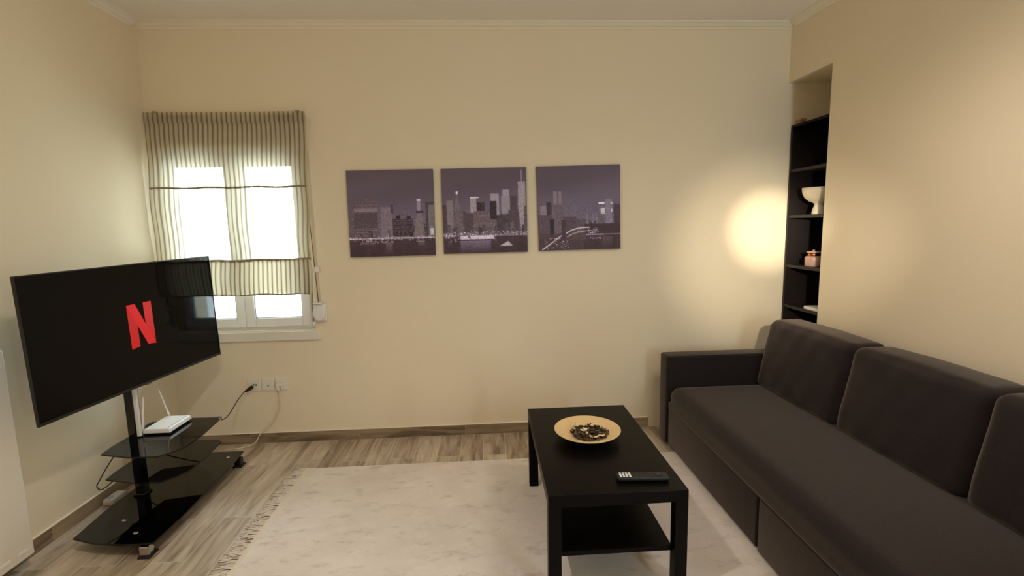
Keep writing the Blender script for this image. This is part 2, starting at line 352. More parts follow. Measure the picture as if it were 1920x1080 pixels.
# outside: pale neighbouring wall seen as nothing but glare
# ------------------------------------------------------------------ roman blind
bt = thing('roman_blind', 'striped cream and brown sheer roman blind, half raised over the window', 'blind', (.52, -.05, 2.2))
def cloth(name, zs, yf, m, un=134, x0=None, drift=True, wave=.004, ph=0, parent=bt):
    bm = newbm(); uvl = bm.loops.layers.uv.new('UVMap'); G = []
    for z in zs:
        t = (2.23 - z)/1.17
        xl = .028 - .024*t; xr = 1.026 - .036*t
        row = []
        for i in range(un+1):
            u = i/un
            y = yf(z) + wave*math.sin(u*33.5*2*PI*.5 + ph)*(.4+.6*math.sin(3*t+u*5)**2)*min(1, t*6+.2) + .004*math.sin(u*9+z*7)
            x = xl + (xr-xl)*u + .0035*math.sin(z*14+u*4)*min(1, t*5)
            row.append((bm.verts.new((x, y, z)), u, t))
        G.append(row)
    for a, b in zip(G, G[1:]):
        for i in range(un):
            q = [a[i], a[i+1], b[i+1], b[i]]
            f = bm.faces.new([k[0] for k in q]); f.smooth = True
            for l, k in zip(f.loops, q): l[uvl].uv = (k[1], k[2])
    return obj(name, bm, m, parent, fix=False)
lin = lambda a, b, n: [a+(b-a)*i/n for i in range(n+1)]
cloth('header', lin(2.232, 2.165, 6), lambda z: -.066, m_blind, wave=.002)
cloth('sheer_panel', lin(2.215, 1.285, 60), lambda z: -.056 - .012*math.sin(PI*min(1, (2.215-z)/.93)), m_blind)
# bottom fold: cloth goes over the rod and hangs in front
cloth('folded_hem', lin(1.290, 1.058, 16), lambda z: -.082 - .006*math.sin(PI*(1.29-z)/.23), m_blindf, wave=.005, ph=1)
cloth('fold_lining', lin(1.290, 1.064, 10), lambda z: -.064, m_blind, wave=.003, ph=2)
def rod(name, z, y, r, m, x0=.02, x1=1.0):
    bm = newbm(); tube(bm, [(x0+(x1-x0)*i/30, y+.001*math.sin(i), z+.003*math.sin(i*.7)) for i in range(31)], r, 8); return obj(name, bm, m, bt)
rod('rod_pocket', 1.762, -.066, .0065, m_blindd, .02, .998)
rod('rod_pocket', 1.289, -.074, .009, m_blindd, .006, .996)
rod('bottom_rod', 1.062, -.078, .005, m_blindd, .004, .99)
bm = newbm(); box(bm, .04, .992, -.058, 0, 2.19, 2.222); bevel(bm, .003, 1); obj('head_rail', bm, m_whitem, bt)
for x in (.098, .978):
    bm = newbm(); box(bm, x-.012, x+.012, -.074, 0, 2.226, 2.238); bevel(bm, .003, 1); obj('bracket', bm, m_blindd, bt)
# shutter strap with its winder
st = thing('shutter_strap_winder', 'white roller shutter strap winder beside the right edge of the window', 'strap winder', (1.02, 0, .92))
bm = newbm(); box(bm, .968, 1.058, -.03, 0, .862, .982); bevel(bm, .012, 3); lathe_bm = None; obj('case', bm, m_white, st)
bm = newbm(); prism(bm, [(.978+.037+.042*math.cos(a), .92+.05*math.sin(a)) for a in [2*PI*k/28 for k in range(28)]], -.052, -.03, 'Y'); bevel(bm, .008, 2); obj('cover', bm, m_white, st)
bm = newbm(); box(bm, .975, 1.035, -.045, -.004, .982, .992); bevel(bm, .003, 2); obj('inlet', bm, m_white, st)
m_strap = mat('beige_woven_strap', srgb(212, 198, 172), .9, noise=(120, .1)); m_strapd = mat('dark_cord_and_strap_shadow', srgb(92, 80, 66), .9, noise=(120, .1))
bm = newbm(); prism(bm, [(.992, 2.0), (1.012, 2.0), (1.024, .99), (1.004, .99)], -.022, -.019, 'Y'); obj('strap', bm, m_strap, st)
bm = newbm(); prism(bm, [(.984, 1.62), (.9875, 1.62), (1.012, .99), (1.008, .99)], -.026, -.022, 'Y'); obj('strap_shadow', bm, m_strapd, st)  # dark strip modelled in place of the strap's shadow
bm = newbm(); box(bm, 1.000, 1.030, -.034, 0, 1.196, 1.236); bevel(bm, .006, 2); obj('strap_guide', bm, m_white, st)
# blind cord with cleat
bm = newbm(); tube(bm, smooth_path([(.992, -.05, 1.25), (.985, -.045, 1.1), (.972, -.04, .95), (.975, -.035, .86)]), .0022, 6); obj('pull_cord', bm, m_strapd, bt)
bm = newbm(); box(bm, .966, .984, -.045, -.02, .838, .862); bevel(bm, .005, 2); obj('cord_weight', bm, m_white, bt)

# ------------------------------------------------------------------ television (0.35, -0.76)
tv = thing('television', 'large flat black television showing a red letter, mounted on the glass stand', 'television', (.351, -.761, 1.011))
tw, th = 1.11, .633
ax = Vector((math.cos(1.4315), math.sin(1.4315), 0)); nn = Vector((math.sin(1.4315), -math.cos(1.4315), 0))
ro = .012; zz = Vector((0, 0, 1)); ti = .013
upv = zz*math.cos(ti) - nn*math.sin(ti); nv = ax.cross(upv) ; nv = nv if nv.dot(nn) > 0 else -nv
a2 = ax*math.cos(ro) + upv*math.sin(ro); u2 = -ax*math.sin(ro) + upv*math.cos(ro)
TC = Vector((.351, -.761, 1.011))
def tvp(u, v, w): return TC + a2*u + u2*v + nv*w
def tvbox(bm, u0, u1, v0, v1, w0, w1):
    v = [bm.verts.new(tvp(x, y, z)) for x in (u0, u1) for y in (v0, v1) for z in (w0, w1)]
    for f in ((0, 1, 3, 2), (4, 6, 7, 5), (0, 4, 5, 1), (2, 3, 7, 6), (0, 2, 6, 4), (1, 5, 7, 3)): bm.faces.new([v[i] for i in f])
m_bez = mat('black_plastic_bezel', srgb(20, 18, 16), .4, noise=(50, .08))
bm = newbm(); tvbox(bm, -tw/2, tw/2, -th/2, th/2, -.010, -.002); bevel(bm, .002, 2); obj('casing', bm, m_bez, tv)
bm = newbm(); tvbox(bm, -tw*.33, tw*.33, -th*.46, th*.2, -.065, -.010); bevel(bm, .008, 2); obj('rear_housing', bm, m_bez, tv)
bm = newbm(); tvbox(bm, -tw/2+.005, tw/2-.005, -th/2+.014, th/2-.005, -.002, 0); scr = obj('screen', bm, m_screen, tv)
bm = newbm()
for a in ((-tw/2, tw/2, th/2-.005, th/2), (-tw/2, tw/2, -th/2, -th/2+.014), (-tw/2, -tw/2+.005, -th/2+.014, th/2-.005), (tw/2-.005, tw/2, -th/2+.014, th/2-.005)):
    tvbox(bm, *a, -.002, .003)
obj('bezel', bm, m_bez, tv)
bm = newbm(); tvbox(bm, -.012, .012, -th/2-.006, -th/2+.001, -.008, .003); obj('sensor_badge', bm, mat('grey_badge', srgb(120, 110, 105), .4), tv)
def flat(bm, poly, w0, w1):
    a = [bm.verts.new(tvp(u, v, w0)) for u, v in poly]; b = [bm.verts.new(tvp(u, v, w1)) for u, v in poly]; n = len(poly)
    bm.faces.new(a[::-1]); bm.faces.new(b)
    for k in range(n): bm.faces.new((a[k], a[(k+1) % n], b[(k+1) % n], b[k]))
nx0, nx1, nz0, nz1, sw = -.069, .081, -.117, .111, .050
bm = newbm()
flat(bm, [(nx0, nz0), (nx0+sw, nz0+.007), (nx0+sw, nz1), (nx0, nz1)], .0001, .0005)
flat(bm, [(nx1-sw, nz0+.007), (nx1, nz0), (nx1, nz1), (nx1-sw, nz1)], .0001, .0005)
obj('red_letter', bm, m_redd, scr)
bm = newbm(); flat(bm, [(nx0, nz1), (nx0+sw, nz1), (nx1, nz0), (nx1-sw, nz0+.007)], .0006, .0009)
obj('letter_diagonal', bm, m_red, scr)

# ------------------------------------------------------------------ tv stand
ts = thing('tv_stand', 'black tinted glass television stand with three tiers on the floor tiles', 'tv stand', (.30, -.75, 0))
def glass(name, poly, z, t=.008):
    bm = newbm(); prism(bm, poly, z-t, z); bevel(bm, .0015, 1); return obj(name, bm, m_tint, ts)
def shelf_poly(x0, x1, y0, y1):
    return [(x0, y0+.12), (x0+.01, y0+.03), (x0+.17, y0-.015), (x0+.31, y0-.02), (x1-.03, y0+.03), (x1, y0+.09), (x1+.0, (y0+y1)/2), (x1-.02, y1-.03), (x1-.05, y1), (x0+.17, y1+.005), (x0+.01, y1-.03), (x0, y1-.12)]
glass('glass_shelf', shelf_poly(.212, .600, -.985, -.515), .400)
glass('glass_shelf', shelf_poly(.190, .580, -.950, -.490), .250)
glass('glass_base', [(.165, -.90), (.187, -1.126), (.30, -1.165), (.41, -1.186), (.52, -1.195), (.594, -1.19), (.60, -1.0), (.575, -.5), (.554, -.274), (.344, -.269), (.20, -.33), (.165, -.58)], .072, .010)
sbox('pole', (.225, .270, -.772, -.722, .072, .98), m_metal, ts, .006, 3)
sbox('white_cable_channel', (.270, .288, -.770, -.752, .405, .80), m_white, ts, .003, 2, label='white cable channel')
bm = newbm(); box(bm, .27, .285, -.86, -.64, .88, 1.12); box(bm, .25, .272, -.80, -.70, .90, 1.08); bevel(bm, .003, 1); obj('mounting_plate', bm, m_metal, ts)
for z in (.382, .232):
    bm = newbm(); box(bm, .215, .40, -.79, -.705, z-.012, z+.009); bevel(bm, .004, 2); obj('shelf_bracket', bm, m_metal, ts)
# frame tubes under the base, ending in two front feet and two rear feet
for yf, yb in ((-1.165, -.80), (-.325, -.69)):
    bm = newbm(); tube(bm, smooth_path([(.25, yb, .040), (.36, (yf+yb)/2, .042), (.50, yf+.03*(1 if yf < -.7 else -1), .040), (.545, yf, .034)], 5), .019, 12); leg = obj('foot_tube', bm, m_metal, ts)
    bm = newbm(); box(bm, .526, .570, yf-.030, yf+.012, .006, .056); bevel(bm, .006, 2); cap = obj('chrome_foot', bm, m_chrome if yf < -.7 else m_metal, leg, label='chrome foot cap' if yf < -.7 else None)
    bm = newbm(); box(bm, .522, .578, yf-.040, yf+.026, 0, .010); bevel(bm, .003, 2); obj('rubber_pad', bm, m_rubber, leg)
bm = newbm(); box(bm, .20, .30, -.86, -.64, .02, .061); bevel(bm, .006, 2); obj('pole_base', bm, m_metal, ts)
for x, y in ((.33, -1.0), (.46, -1.11), (.262, -.735), (.33, -.50), (.50, -.36)):
    bm = newbm(); lathe(bm, [(0, .0735), (.011, .0735), (.011, .0755), (.008, .078), (0, .079)], x, y, 16); bmesh.ops.translate(bm, verts=bm.verts[:], vec=(0, 0, -.0012)); obj('bolt', bm, m_chrome, ts)
for z in (.072,):
    bm = newbm(); box(bm, .218, .277, -.779, -.715, z, z+.012); bevel(bm, .003, 2); obj('pole_collar', bm, m_metal, ts)

# ------------------------------------------------------------------ router on the top shelf
rt_ = thing('wifi_router', 'white wifi router with raised antennas on the top glass shelf', 'router', (.35, -.63, .4))
bm = newbm()
v, _ = box(bm, .278, .425, -.745, -.545, .409, .432)
for q in v:
    if q.co.z > .42: q.co.x += .006*(1 if q.co.x < .35 else -1); q.co.y += .004*(1 if q.co.y < -.6 else -1)
bevel(bm, .005, 3); ob = obj('case', bm, m_white, rt_)
for yy in (-.73, -.56):
    for xx in (.29, .41):
        bm = newbm(); box(bm, xx-.01, xx+.01, yy-.008, yy+.008, .4, .411); obj('foot', bm, m_rubber, rt_)
m_slot = mat('grey_router_slots', srgb(196, 198, 204), .5)
bm = newbm()
for k in range(9): box(bm, .40, .412, -.72+.018*k, -.708+.018*k, .4318, .4324)
obj('vent_slots', bm, m_slot, rt_)
for p0, p1, p2 in (((.272, -.752, .42), (.290, -.752, .428), (.300, -.736, .611)), ((.290, -.552, .42), (.300, -.548, .432), (.300, -.612, .612))):
    bm = newbm(); p1 = Vector(p1); p2 = Vector(p2)
    tube(bm, [p1, p1+(p2-p1)*.12, p1+(p2-p1)*.2, p1+(p2-p1)*.96, p2], [.0065, .0065, .0048, .0036, .002], 10); obj('antenna', bm, m_white, rt_)
# small tangle of black plugs behind the router
bm = newbm(); random.seed(3)
pts = [(.262, -.69, .404)]
for k in range(16): pts.append((.25+random.random()*.025, -.70+random.random()*.09, .404+random.random()*.03))
pts[-1] = (.262, -.62, .405)
tube(bm, smooth_path(pts, 5), .0028, 6); tag(obj('cable_bundle', bm, m_cable), 'small tangle of black cable behind the white router', 'cable')

# ------------------------------------------------------------------ cables, sockets, plugs
socks = []
for i, (x0, x1, lab) in enumerate(((.486, .573, 'white wall socket with the black plug, leftmost of the three'), (.579, .664, 'empty white wall socket between the two plugged ones'), (.670, .756, 'white wall socket with the white plug, rightmost of the three'))):
    cz = .424; t = thing('wall_socket', lab, 'wall socket', ((x0+x1)/2, 0, cz-.043), 'sockets in a row on the back wall')
    bm = newbm(); box(bm, x0, x1, -.010, 0, cz-.043, cz+.043); bevel(bm, .003, 2); obj('plate', bm, m_whitem, t)
    xc = (x0+x1)/2
    bm = newbm(); lathe(bm, [(0, -.008), (.019, -.008), (.0215, 0), (.024, 0), (.0245, -.004)], 0, 0, 28)
    bmesh.ops.rotate(bm, verts=bm.verts[:], cent=(0, 0, 0), matrix=Matrix.Rotation(PI/2, 3, 'X')); bmesh.ops.translate(bm, verts=bm.verts[:], vec=(xc, -.0125, cz-.004)); obj('socket_well', bm, m_whitem, t)
    if i < 2:
        bm = newbm()
        for dx in ((-.004, .012) if i == 0 else (-.0,)):
            tube(bm, [(xc+dx, -.0128, cz-.008 if i else cz+.004-.006*(dx > 0)), (xc+dx, -.006, cz-.008 if i else cz+.004)], .0045, 10)
        obj('pin_hole', bm, m_rubber, t)
bm = newbm(); tube(bm, [(.516, -.014, .413), (.508, -.035, .407), (.492, -.045, .398), (.480, -.05, .392)], [.012, .012, .009, .004], 12)
pb = thing('power_cable', 'black power cable from the left wall socket to the glass stand', 'power cable', (.516, -.014, .413)); obj('plug', bm, m_rubber, pb)
bm = newbm(); tube(bm, smooth_path([(.480, -.05, .392), (.455, -.09, .355), (.47, -.25, .31), (.52, -.42, .345), (.555, -.50, .3935), (.50, -.515, .386), (.40, -.53, .36), (.25, -.55, .30), (.16, -.60, .20)], 8), .0032, 8); obj('cord', bm, m_cable, pb)
bm = newbm(); box(bm, .69, .722, -.05, -.012, .392, .436); bevel(bm, .006, 2)
pw = thing('charger_cable', 'white plug and cable running down from the right wall socket', 'power cable', (.70, -.02, .4)); obj('plug', bm, m_whitem, pw)
bm = newbm(); box(bm, .716, .722, -.053, -.049, .400, .424); obj('plug_slot', bm, mat('tan_plug_slot', srgb(150, 138, 112), .7), pw)  # thin tan strip along one side of the plug
m_cream = mat('cream_cable', srgb(222, 208, 180), .6, noise=(50, .05))
bm = newbm(); tube(bm, smooth_path([(.700, -.035, .394), (.700, -.03, .34), (.690, -.022, .25), (.64, -.02, .16), (.58, -.022, .105), (.545, -.03, .07), (.515, -.045, .02), (.47, -.07, .006), (.41, -.09, .0045), (.34, -.10, .0045)], 8), .0038, 8); obj('cord', bm, m_cream, pw)
bm = newbm(); tube(bm, smooth_path([(.235, -.80, .391), (.212, -.86, .345), (.20, -.909, .299), (.195, -.945, .262), (.192, -.964, .238), (.205, -.955, .215), (.212, -.90, .222), (.20, -.82, .235), (.19, -.76, .236)], 7), .0028, 8)
tag(obj('cable', bm, m_cable), 'thin black cable looping down off the left end of the glass shelves', 'cable')
# white power brick against the left skirting
pa = thing('power_adapter', 'white power adapter lying on the floor by the left skirting', 'power adapter', (.035, -.68, 0))
bm = newbm(); box(bm, .014, .070, -.735, -.625, 0, .034); bevel(bm, .010, 3); obj('case', bm, m_white, pa)
bm = newbm(); prism(bm, [(.042+.015*math.cos(2*PI*k/18), -.705+.015*math.sin(2*PI*k/18)) for k in range(18)], .034, .0375); obj('socket_face', bm, m_slot, pa)
bm = newbm(); tube(bm, smooth_path([(.045, -.63, .012), (.06, -.57, .006), (.12, -.50, .004), (.2, -.42, .004)], 6), .003, 6); obj('cord', bm, m_cream, pa)

# ------------------------------------------------------------------ radiator on the left wall
ra = thing('radiator', 'white flat panel radiator against the left wall', 'radiator', (.06, -1.7, .07))
RY0, RY1, RZ0, RZ1 = -2.35, -1.222, .075, 1.003
bm = newbm(); box(bm, .085, .105, RY0, RY1, RZ0, RZ1); bevel(bm, .006, 3); obj('front_panel', bm, m_whitem, ra)
bm = newbm(); box(bm, .025, .040, RY0+.01, RY1-.01, RZ0+.01, RZ1-.01); bevel(bm, .005, 2); obj('rear_panel', bm, m_whitem, ra)
bm = newbm(); box(bm, .035, .087, RY1-.012, RY1-.006, RZ0+.02, RZ1-.012); obj('side_cover', bm, m_whitem, ra)
bm = newbm()
for k in range(54): box(bm, .042, .084, RY0+.03+k*.0205, RY0+.032+k*.0205, RZ0+.04, RZ1-.03)
obj('convector_fins', bm, m_whitem, ra)
bm = newbm(); box(bm, .028, .100, RY0, RY1, RZ1, RZ1+.006); obj('top_grille', bm, m_whitem, ra)
for k in range(14):
    bm = newbm(); box(bm, .1045, .1080, RY1-.075-k*.08, RY1-.030-k*.08, RZ0+.030, RZ0+.044); bevel(bm, .001, 1); obj('louvre', bm, m_white, ra)
bm = newbm(); box(bm, .105, .1065, RY1-.042, RY1-.018, RZ1-.075, RZ1-.045); obj('corner_clip', bm, m_white, ra)
for y in (RY0+.2, RY1-.2):
    for z in (.2, .8):
        bm = newbm(); box(bm, .001, .03, y-.02, y+.02, z, z+.06); obj('wall_bracket', bm, m_whitem, ra)

# ------------------------------------------------------------------ skyline prints
NP = 230
def poly_rect(img, x0, x1, y0, y1, c, a=1.0):
    n = NP; i0, i1 = int(round(y0*n)), int(round(y1*n)); j0, j1 = int(round(x0*n)), int(round(x1*n))
    i0, j0 = max(i0, 0), max(j0, 0); i1 = max(i1, i0+1); j1 = max(j1, j0+1)
    img[i0:i1, j0:j1] = img[i0:i1, j0:j1]*(1-a) + np.array(c, float)*a
def windows(img, x0, x1, y0, y1, base, lit, dens=.4, band=False, rs=1):
    r = np.random.default_rng(rs); n = NP
    poly_rect(img, x0, x1, y0, y1, base)
    i0, i1, j0, j1 = int(y0*n), int(y1*n), int(x0*n), int(x1*n); i0 = max(i0, 0); j0 = max(j0, 0); j1 = min(j1, n)
    for i in range(i0+1, i1, 2):
        rowb = r.random()
        for j in range(j0, j1):
            p = dens*(1.6 if (band and rowb > .6) else (.4 if band else 1))
            if r.random() < p and (band or j % 2 == 0):
                k = .35+.65*r.random(); img[i, j] = img[i, j]*(1-k)+np.array(lit)*k
def base_img(seed):
    n = NP; r = np.random.default_rng(seed); img = np.zeros((n, n, 3)); y = np.linspace(0, 1, n)[:, None, None]
    x = np.linspace(0, 1, n)[None, :, None]
    sky = np.array((78, 66, 70.)) + (np.array((92, 82, 94.))-np.array((78, 66, 70.)))*np.clip(y/.6, 0, 1) + 5*np.sin(7*y+2.5*x+seed)*np.exp(-((y-.25)/.2)**2)
    img[:] = sky
    wat = np.array((62, 47, 50.))
    k = int(.80*n); img[k:] = wat - 6*np.clip((y[k:]-.8)/.2, 0, 1) + 2*np.sin(x*30+seed)
    return img
D, Mi, Li, Wh = (46, 33, 38), (94, 82, 90), (146, 134, 142), (222, 210, 218)
def clutter(g, x0, x1, top, bot, n, s):
    # small blocks filling the waterfront
    r = np.random.default_rng(s)
    for k in range(n):
        w_ = .012+.03*r.random(); x = x0+(x1-x0-w_)*r.random(); t = top+(bot-top)*(.05+.7*r.random()); b = 46+44*r.random()
        windows(g, x, x+w_, t, bot, (b, b*.86, b*.92), Li if r.random() < .6 else Wh, .15+.3*r.random(), r.random() < .3, 100+s*50+k)
        if r.random() < .3: poly_rect(g, x, x+.004, t, bot, D, .6)
        if r.random() < .25: poly_rect(g, x+w_*.4, x+w_*.6, t-.02, t, (b, b*.86, b*.92))
def pic1():
    g = base_img(1); clutter(g, .34, 1, .58, .79, 22, 1); clutter(g, 0, .1, .5, .79, 4, 2)
    windows(g, 0, .06, .47, .79, (84, 70, 74), Li, .4, rs=1)
    windows(g, .07, .345, .345, .79, (80, 66, 70), Li, .5, True, 2); poly_rect(g, .20, .24, .325, .35, Mi)
    poly_rect(g, .07, .34, .49, .66, (66, 53, 56), .6); poly_rect(g, .07, .34, .44, .475, (128, 116, 118), .6)
    windows(g, .375, .51, .425, .79, (104, 92, 98), (150, 140, 146), .5, rs=3); poly_rect(g, .49, .52, .40, .5, D, .6)
    windows(g, .51, .75, .56, .79, D, Li, .45, True, 4); poly_rect(g, .55, .60, .52, .57, D); poly_rect(g, .68, .72, .53, .57, D)
    for k in range(26):
        t = k/26; windows(g, .80-.055*t, .86+.03*t, .50+.29*t, .50+.29*(t+.05), (104, 92, 92), Li, .3, rs=10+k)
    poly_rect(g, .785, .875, .478, .50, D); poly_rect(g, .80, .845, .345, .48, (126, 114, 126)); poly_rect(g, .80, .845, .345, .36, Wh)
    windows(g, .90, 1, .38, .79, (66, 54, 56), Mi, .3, rs=5); windows(g, .93, 1, .41, .79, (96, 92, 90), Li, .3, rs=6); poly_rect(g, .95, .99, .68, .76, Wh, .6)
    clutter(g, .05, .9, .68, .79, 16, 8); poly_rect(g, 0, 1, .784, .794, (170, 158, 160), .8); lights(g, 0, 1, .765, .81, 160, 5)
    poly_rect(g, .45, .455, .74, .78, Wh); lights(g, .12, .5, .815, .845, 60, 6); poly_rect(g, .78, .88, .825, .835, (160, 150, 150), .8)
    refl(g, .42, .5, .84, .98, (100, 88, 92)); refl(g, .8, .88, .84, .9, (96, 84, 86)); refl(g, .12, .3, .83, .88, (90, 78, 82)); return g
def lights(g, x0, x1, y0, y1, n, s):
    r = np.random.default_rng(s)
    for _ in range(n):
        x = x0+(x1-x0)*r.random(); y = y0+(y1-y0)*r.random(); poly_rect(g, x, x+.006*(1+2*r.random()), y, y+.006, Wh, .3+.6*r.random())
def refl(g, x0, x1, y0, y1, c):
    n = NP; i0, i1 = int(y0*n), int(y1*n)
    for i in range(i0, min(i1, n)): poly_rect(g, x0, x1, i/n, (i+1)/n, c, .8*(1-(i-i0)/max(1, i1-i0)))
def pic2():
    g = base_img(2); clutter(g, 0, 1, .46, .78, 26, 3)
    windows(g, 0, .08, .42, .78, (66, 54, 56), Mi, .4, rs=1); windows(g, .05, .125, .37, .78, (108, 98, 100), Li, .5, rs=2)
    for k in range(12):
        t = k/12; poly_rect(g, .172-.035*t, .176+.035*t, .27+.22*t, .30+.22*t, (100, 88, 90))
    poly_rect(g, .165, .185, .265, .295, Wh); windows(g, .135, .24, .49, .78, (88, 76, 78), Li, .4, rs=3)
    windows(g, .33, .40, .335, .56, (130, 118, 122), Wh, .5, rs=4); poly_rect(g, .33, .43, .335, .35, Wh, .8)
    windows(g, .24, .36, .52, .78, (70, 58, 62), Mi, .4, rs=5); windows(g, .41, .50, .40, .56, D, Li, .3, rs=6)
    windows(g, .36, .63, .50, .78, (84, 70, 72), Li, .5, True, 7)
    windows(g, .57, .67, .30, .55, (130, 122, 130), (160, 150, 158), .4, rs=8); windows(g, .56, .64, .385, .60, D, Mi, .4, rs=9)
    windows(g, .715, .79, .255, .52, (128, 118, 126), Wh, .4, rs=11); windows(g, .695, .80, .33, .54, (124, 114, 120), Li, .5, rs=12)
    windows(g, .80, .88, .33, .78, (66, 54, 58), Mi, .3, rs=13); windows(g, .64, .78, .55, .78, (62, 50, 52), Li, .35, rs=14); windows(g, .78, .9, .5, .78, (70, 58, 62), Mi, .4, rs=15)
    for k in range(30):
        t = k/30; hw = .042 if t < .55 else .042-.03*(t-.55)/.45; windows(g, .94-hw, .94+hw, .165+.55*t, .165+.55*(t+.05), (128, 118, 118), Wh, .45, rs=30+k)
    poly_rect(g, .936, .944, .03, .165, (140, 130, 136)); windows(g, .96, 1, .45, .78, (76, 64, 66), Li, .3, rs=50)
    clutter(g, .0, 1, .62, .78, 26, 6); lights(g, 0, 1, .74, .80, 220, 7); poly_rect(g, .2, .6, .79, .835, Wh, .75); poly_rect(g, .29, .32, .79, .83, D, .7); lights(g, .02, .62, .76, .86, 130, 8)
    poly_rect(g, .18, .58, .835, .85, D); refl(g, .2, .56, .85, 1.0, (120, 106, 124)); refl(g, .05, .1, .85, .93, (90, 78, 80)); poly_rect(g, .62, 1, .785, .80, (120, 104, 102), .6)
    for k in range(8): poly_rect(g, .67+.012*k, .82-.006*k, .915-.007*k, .922-.007*k, (178, 168, 172), .8)
    return g
def pic3():
    g = base_img(3); clutter(g, 0, .35, .5, .82, 12, 4); clutter(g, .3, .8, .6, .76, 16, 5)
    windows(g, .03, .105, .46, .80, (112, 100, 104), Li, .4, rs=1); windows(g, .105, .165, .42, .80, (58, 44, 48), Mi, .2, rs=2)
    windows(g, .19, .235, .295, .80, (112, 98, 100), (150, 138, 138), .5, rs=3); windows(g, .25, .29, .295, .80, (108, 94, 98), (150, 138, 138), .5, rs=4); windows(g, .19, .31, .45, .80, (88, 74, 78), Li, .3, rs=5)
    windows(g, 0, .17, .57, .86, (78, 64, 70), Mi, .3, rs=6); windows(g, .14, .19, .62, .9, D, Mi, .1, rs=16)
    windows(g, .30, .46, .60, .80, (74, 60, 64), Mi, .4, rs=7); windows(g, .46, .62, .64, .76, (80, 66, 70), Li, .2, rs=8)
    for x in (.58, .65, .70): windows(g, x, x+.03, .57, .72, (100, 88, 94), Wh, .25, rs=9)
    windows(g, .72, .80, .56, .74, (92, 80, 86), Mi, .2, rs=10); windows(g, .74, .82, .44, .60, (96, 84, 88), Mi, .3, rs=17); windows(g, .82, .90, .40, .72, (112, 102, 112), (120, 110, 118), .3, rs=11); windows(g, .92, 1, .47, .80, (66, 50, 54), D, .3, rs=12)
    poly_rect(g, .735, .81, .44, .455, Wh); poly_rect(g, .76, .815, .505, .58, Wh, .6); poly_rect(g, .885, .905, .44, .46, Wh, .7); poly_rect(g, .885, .905, .52, .55, Wh, .7)
    poly_rect(g, .56, 1, .69, .82, (58, 42, 46)); poly_rect(g, .0, .55, .80, .99, (70, 54, 58), .7); poly_rect(g, .36, .58, .79, .88, (76, 62, 60), .8)
    P = [(.03, .985), (.10, .94), (.17, .89), (.25, .83), (.33, .79), (.40, .755), (.47, .735), (.55, .725), (.62, .725)]
    for (xa, ya), (xb, yb) in zip(P, P[1:]):
        for k in range(20):
            t = k/20; x = xa+(xb-xa)*t; y = ya+(yb-ya)*t; poly_rect(g, x, x+.01, y, y+.012, (190, 176, 168), .75)
            if xa >= .3: poly_rect(g, x+.01, x+.02, y+.045, y+.055, (170, 156, 150), .6)
    lights(g, .6, .72, .74, .80, 50, 5); poly_rect(g, .58, .80, .815, .825, Wh, .6); poly_rect(g, .80, 1, .812, .82, (150, 138, 138), .7)
    lights(g, .05, .35, .84, .98, 60, 6); lights(g, .62, .75, .85, .87, 20, 7); windows(g, .28, .33, .64, .88, (62, 48, 52), Mi, .2, rs=20); refl(g, .78, .9, .85, .98, (84, 70, 66)); return g
m_canvas = mat('canvas_edge', srgb(60, 50, 54), .8, noise=(80, .1))
m_print = bpy.data.materials.new('night_skyline_print'); m_print.use_nodes = True
N, L = nodes(m_print); at = N.new('ShaderNodeVertexColor'); at.layer_name = 'print'; b = N['Principled BSDF']; L.new(at.outputs[0], b.inputs['Base Color']); b.inputs['Roughness'].default_value = .6; b.inputs['Specular IOR Level'].default_value = .3
def picture(corners, img, label):
    # corners: tl, tr, br, bl as (x, z)
    tl, tr, br, bl = [Vector((x, 0, z)) for x, z in corners]
    ce = (tl+tr+br+bl)/4
    t = thing('canvas_print', label, 'picture', (ce.x, 0, bl.z), 'night skyline prints on the back wall')
    bm = newbm(); prism(bm, [(p.x, p.z) for p in (tl, tr, br, bl)], -.0215, -.002, 'Y'); bevel(bm, .0015, 1); obj('canvas', bm, m_canvas, t)
    # the print's tones are uneven, like lit windows behind haze
    r_ = np.random.default_rng(int(ce.x*100)); h_ = r_.normal(0, 1, (NP, NP)); h_ = h_ + np.roll(h_, 1, 1) + np.roll(h_, 2, 1); rows = np.clip((np.arange(NP)/NP-.35)*6, 0, 1)[:, None]
    g = np.clip(img*(1+.055*(h_*rows)[..., None]), 0, 255)
    for _ in range(2):                       # slight softness of a printed photograph
        p = np.pad(g, ((1, 1), (1, 1), (0, 0)), 'edge'); g = .5*g + .125*(p[:-2, 1:-1]+p[2:, 1:-1]+p[1:-1, :-2]+p[1:-1, 2:])
    c = g/255; lin_ = np.where(c <= .04045, c/12.92, ((c+.055)/1.055)**2.4)
    lin_ = lin_*np.array(PRINT_GAIN)
    n = NP; me = bpy.data.meshes.new('print')
    U, V = np.meshgrid(np.linspace(0, 1, n+1), np.linspace(0, 1, n+1))
    P = [np.array((q.x, -.0222, q.z)) for q in (tl, tr, br, bl)]
    co = ((1-U)*(1-V))[..., None]*P[0] + (U*(1-V))[..., None]*P[1] + (U*V)[..., None]*P[2] + ((1-U)*V)[..., None]*P[3]
    idx = np.arange((n+1)**2).reshape(n+1, n+1)
    fc = np.stack([idx[1:, :-1], idx[1:, 1:], idx[:-1, 1:], idx[:-1, :-1]], -1).reshape(-1, 4)
    me.from_pydata(co.reshape(-1, 3).tolist(), [], fc.tolist())
    ca = me.color_attributes.new('print', 'FLOAT_COLOR', 'CORNER')
    col = np.ones((n*n, 4, 4), np.float32); col[..., :3] = lin_.reshape(n*n, 1, 3); ca.data.foreach_set('color', col.ravel())
    me.materials.append(m_print); o = bpy.data.objects.new('print', me); C.objects.link(o); o.parent = t; o.matrix_parent_inverse = t.matrix_basis.inverted()
PRINT_GAIN = (1.85, 1.95, 2.35)
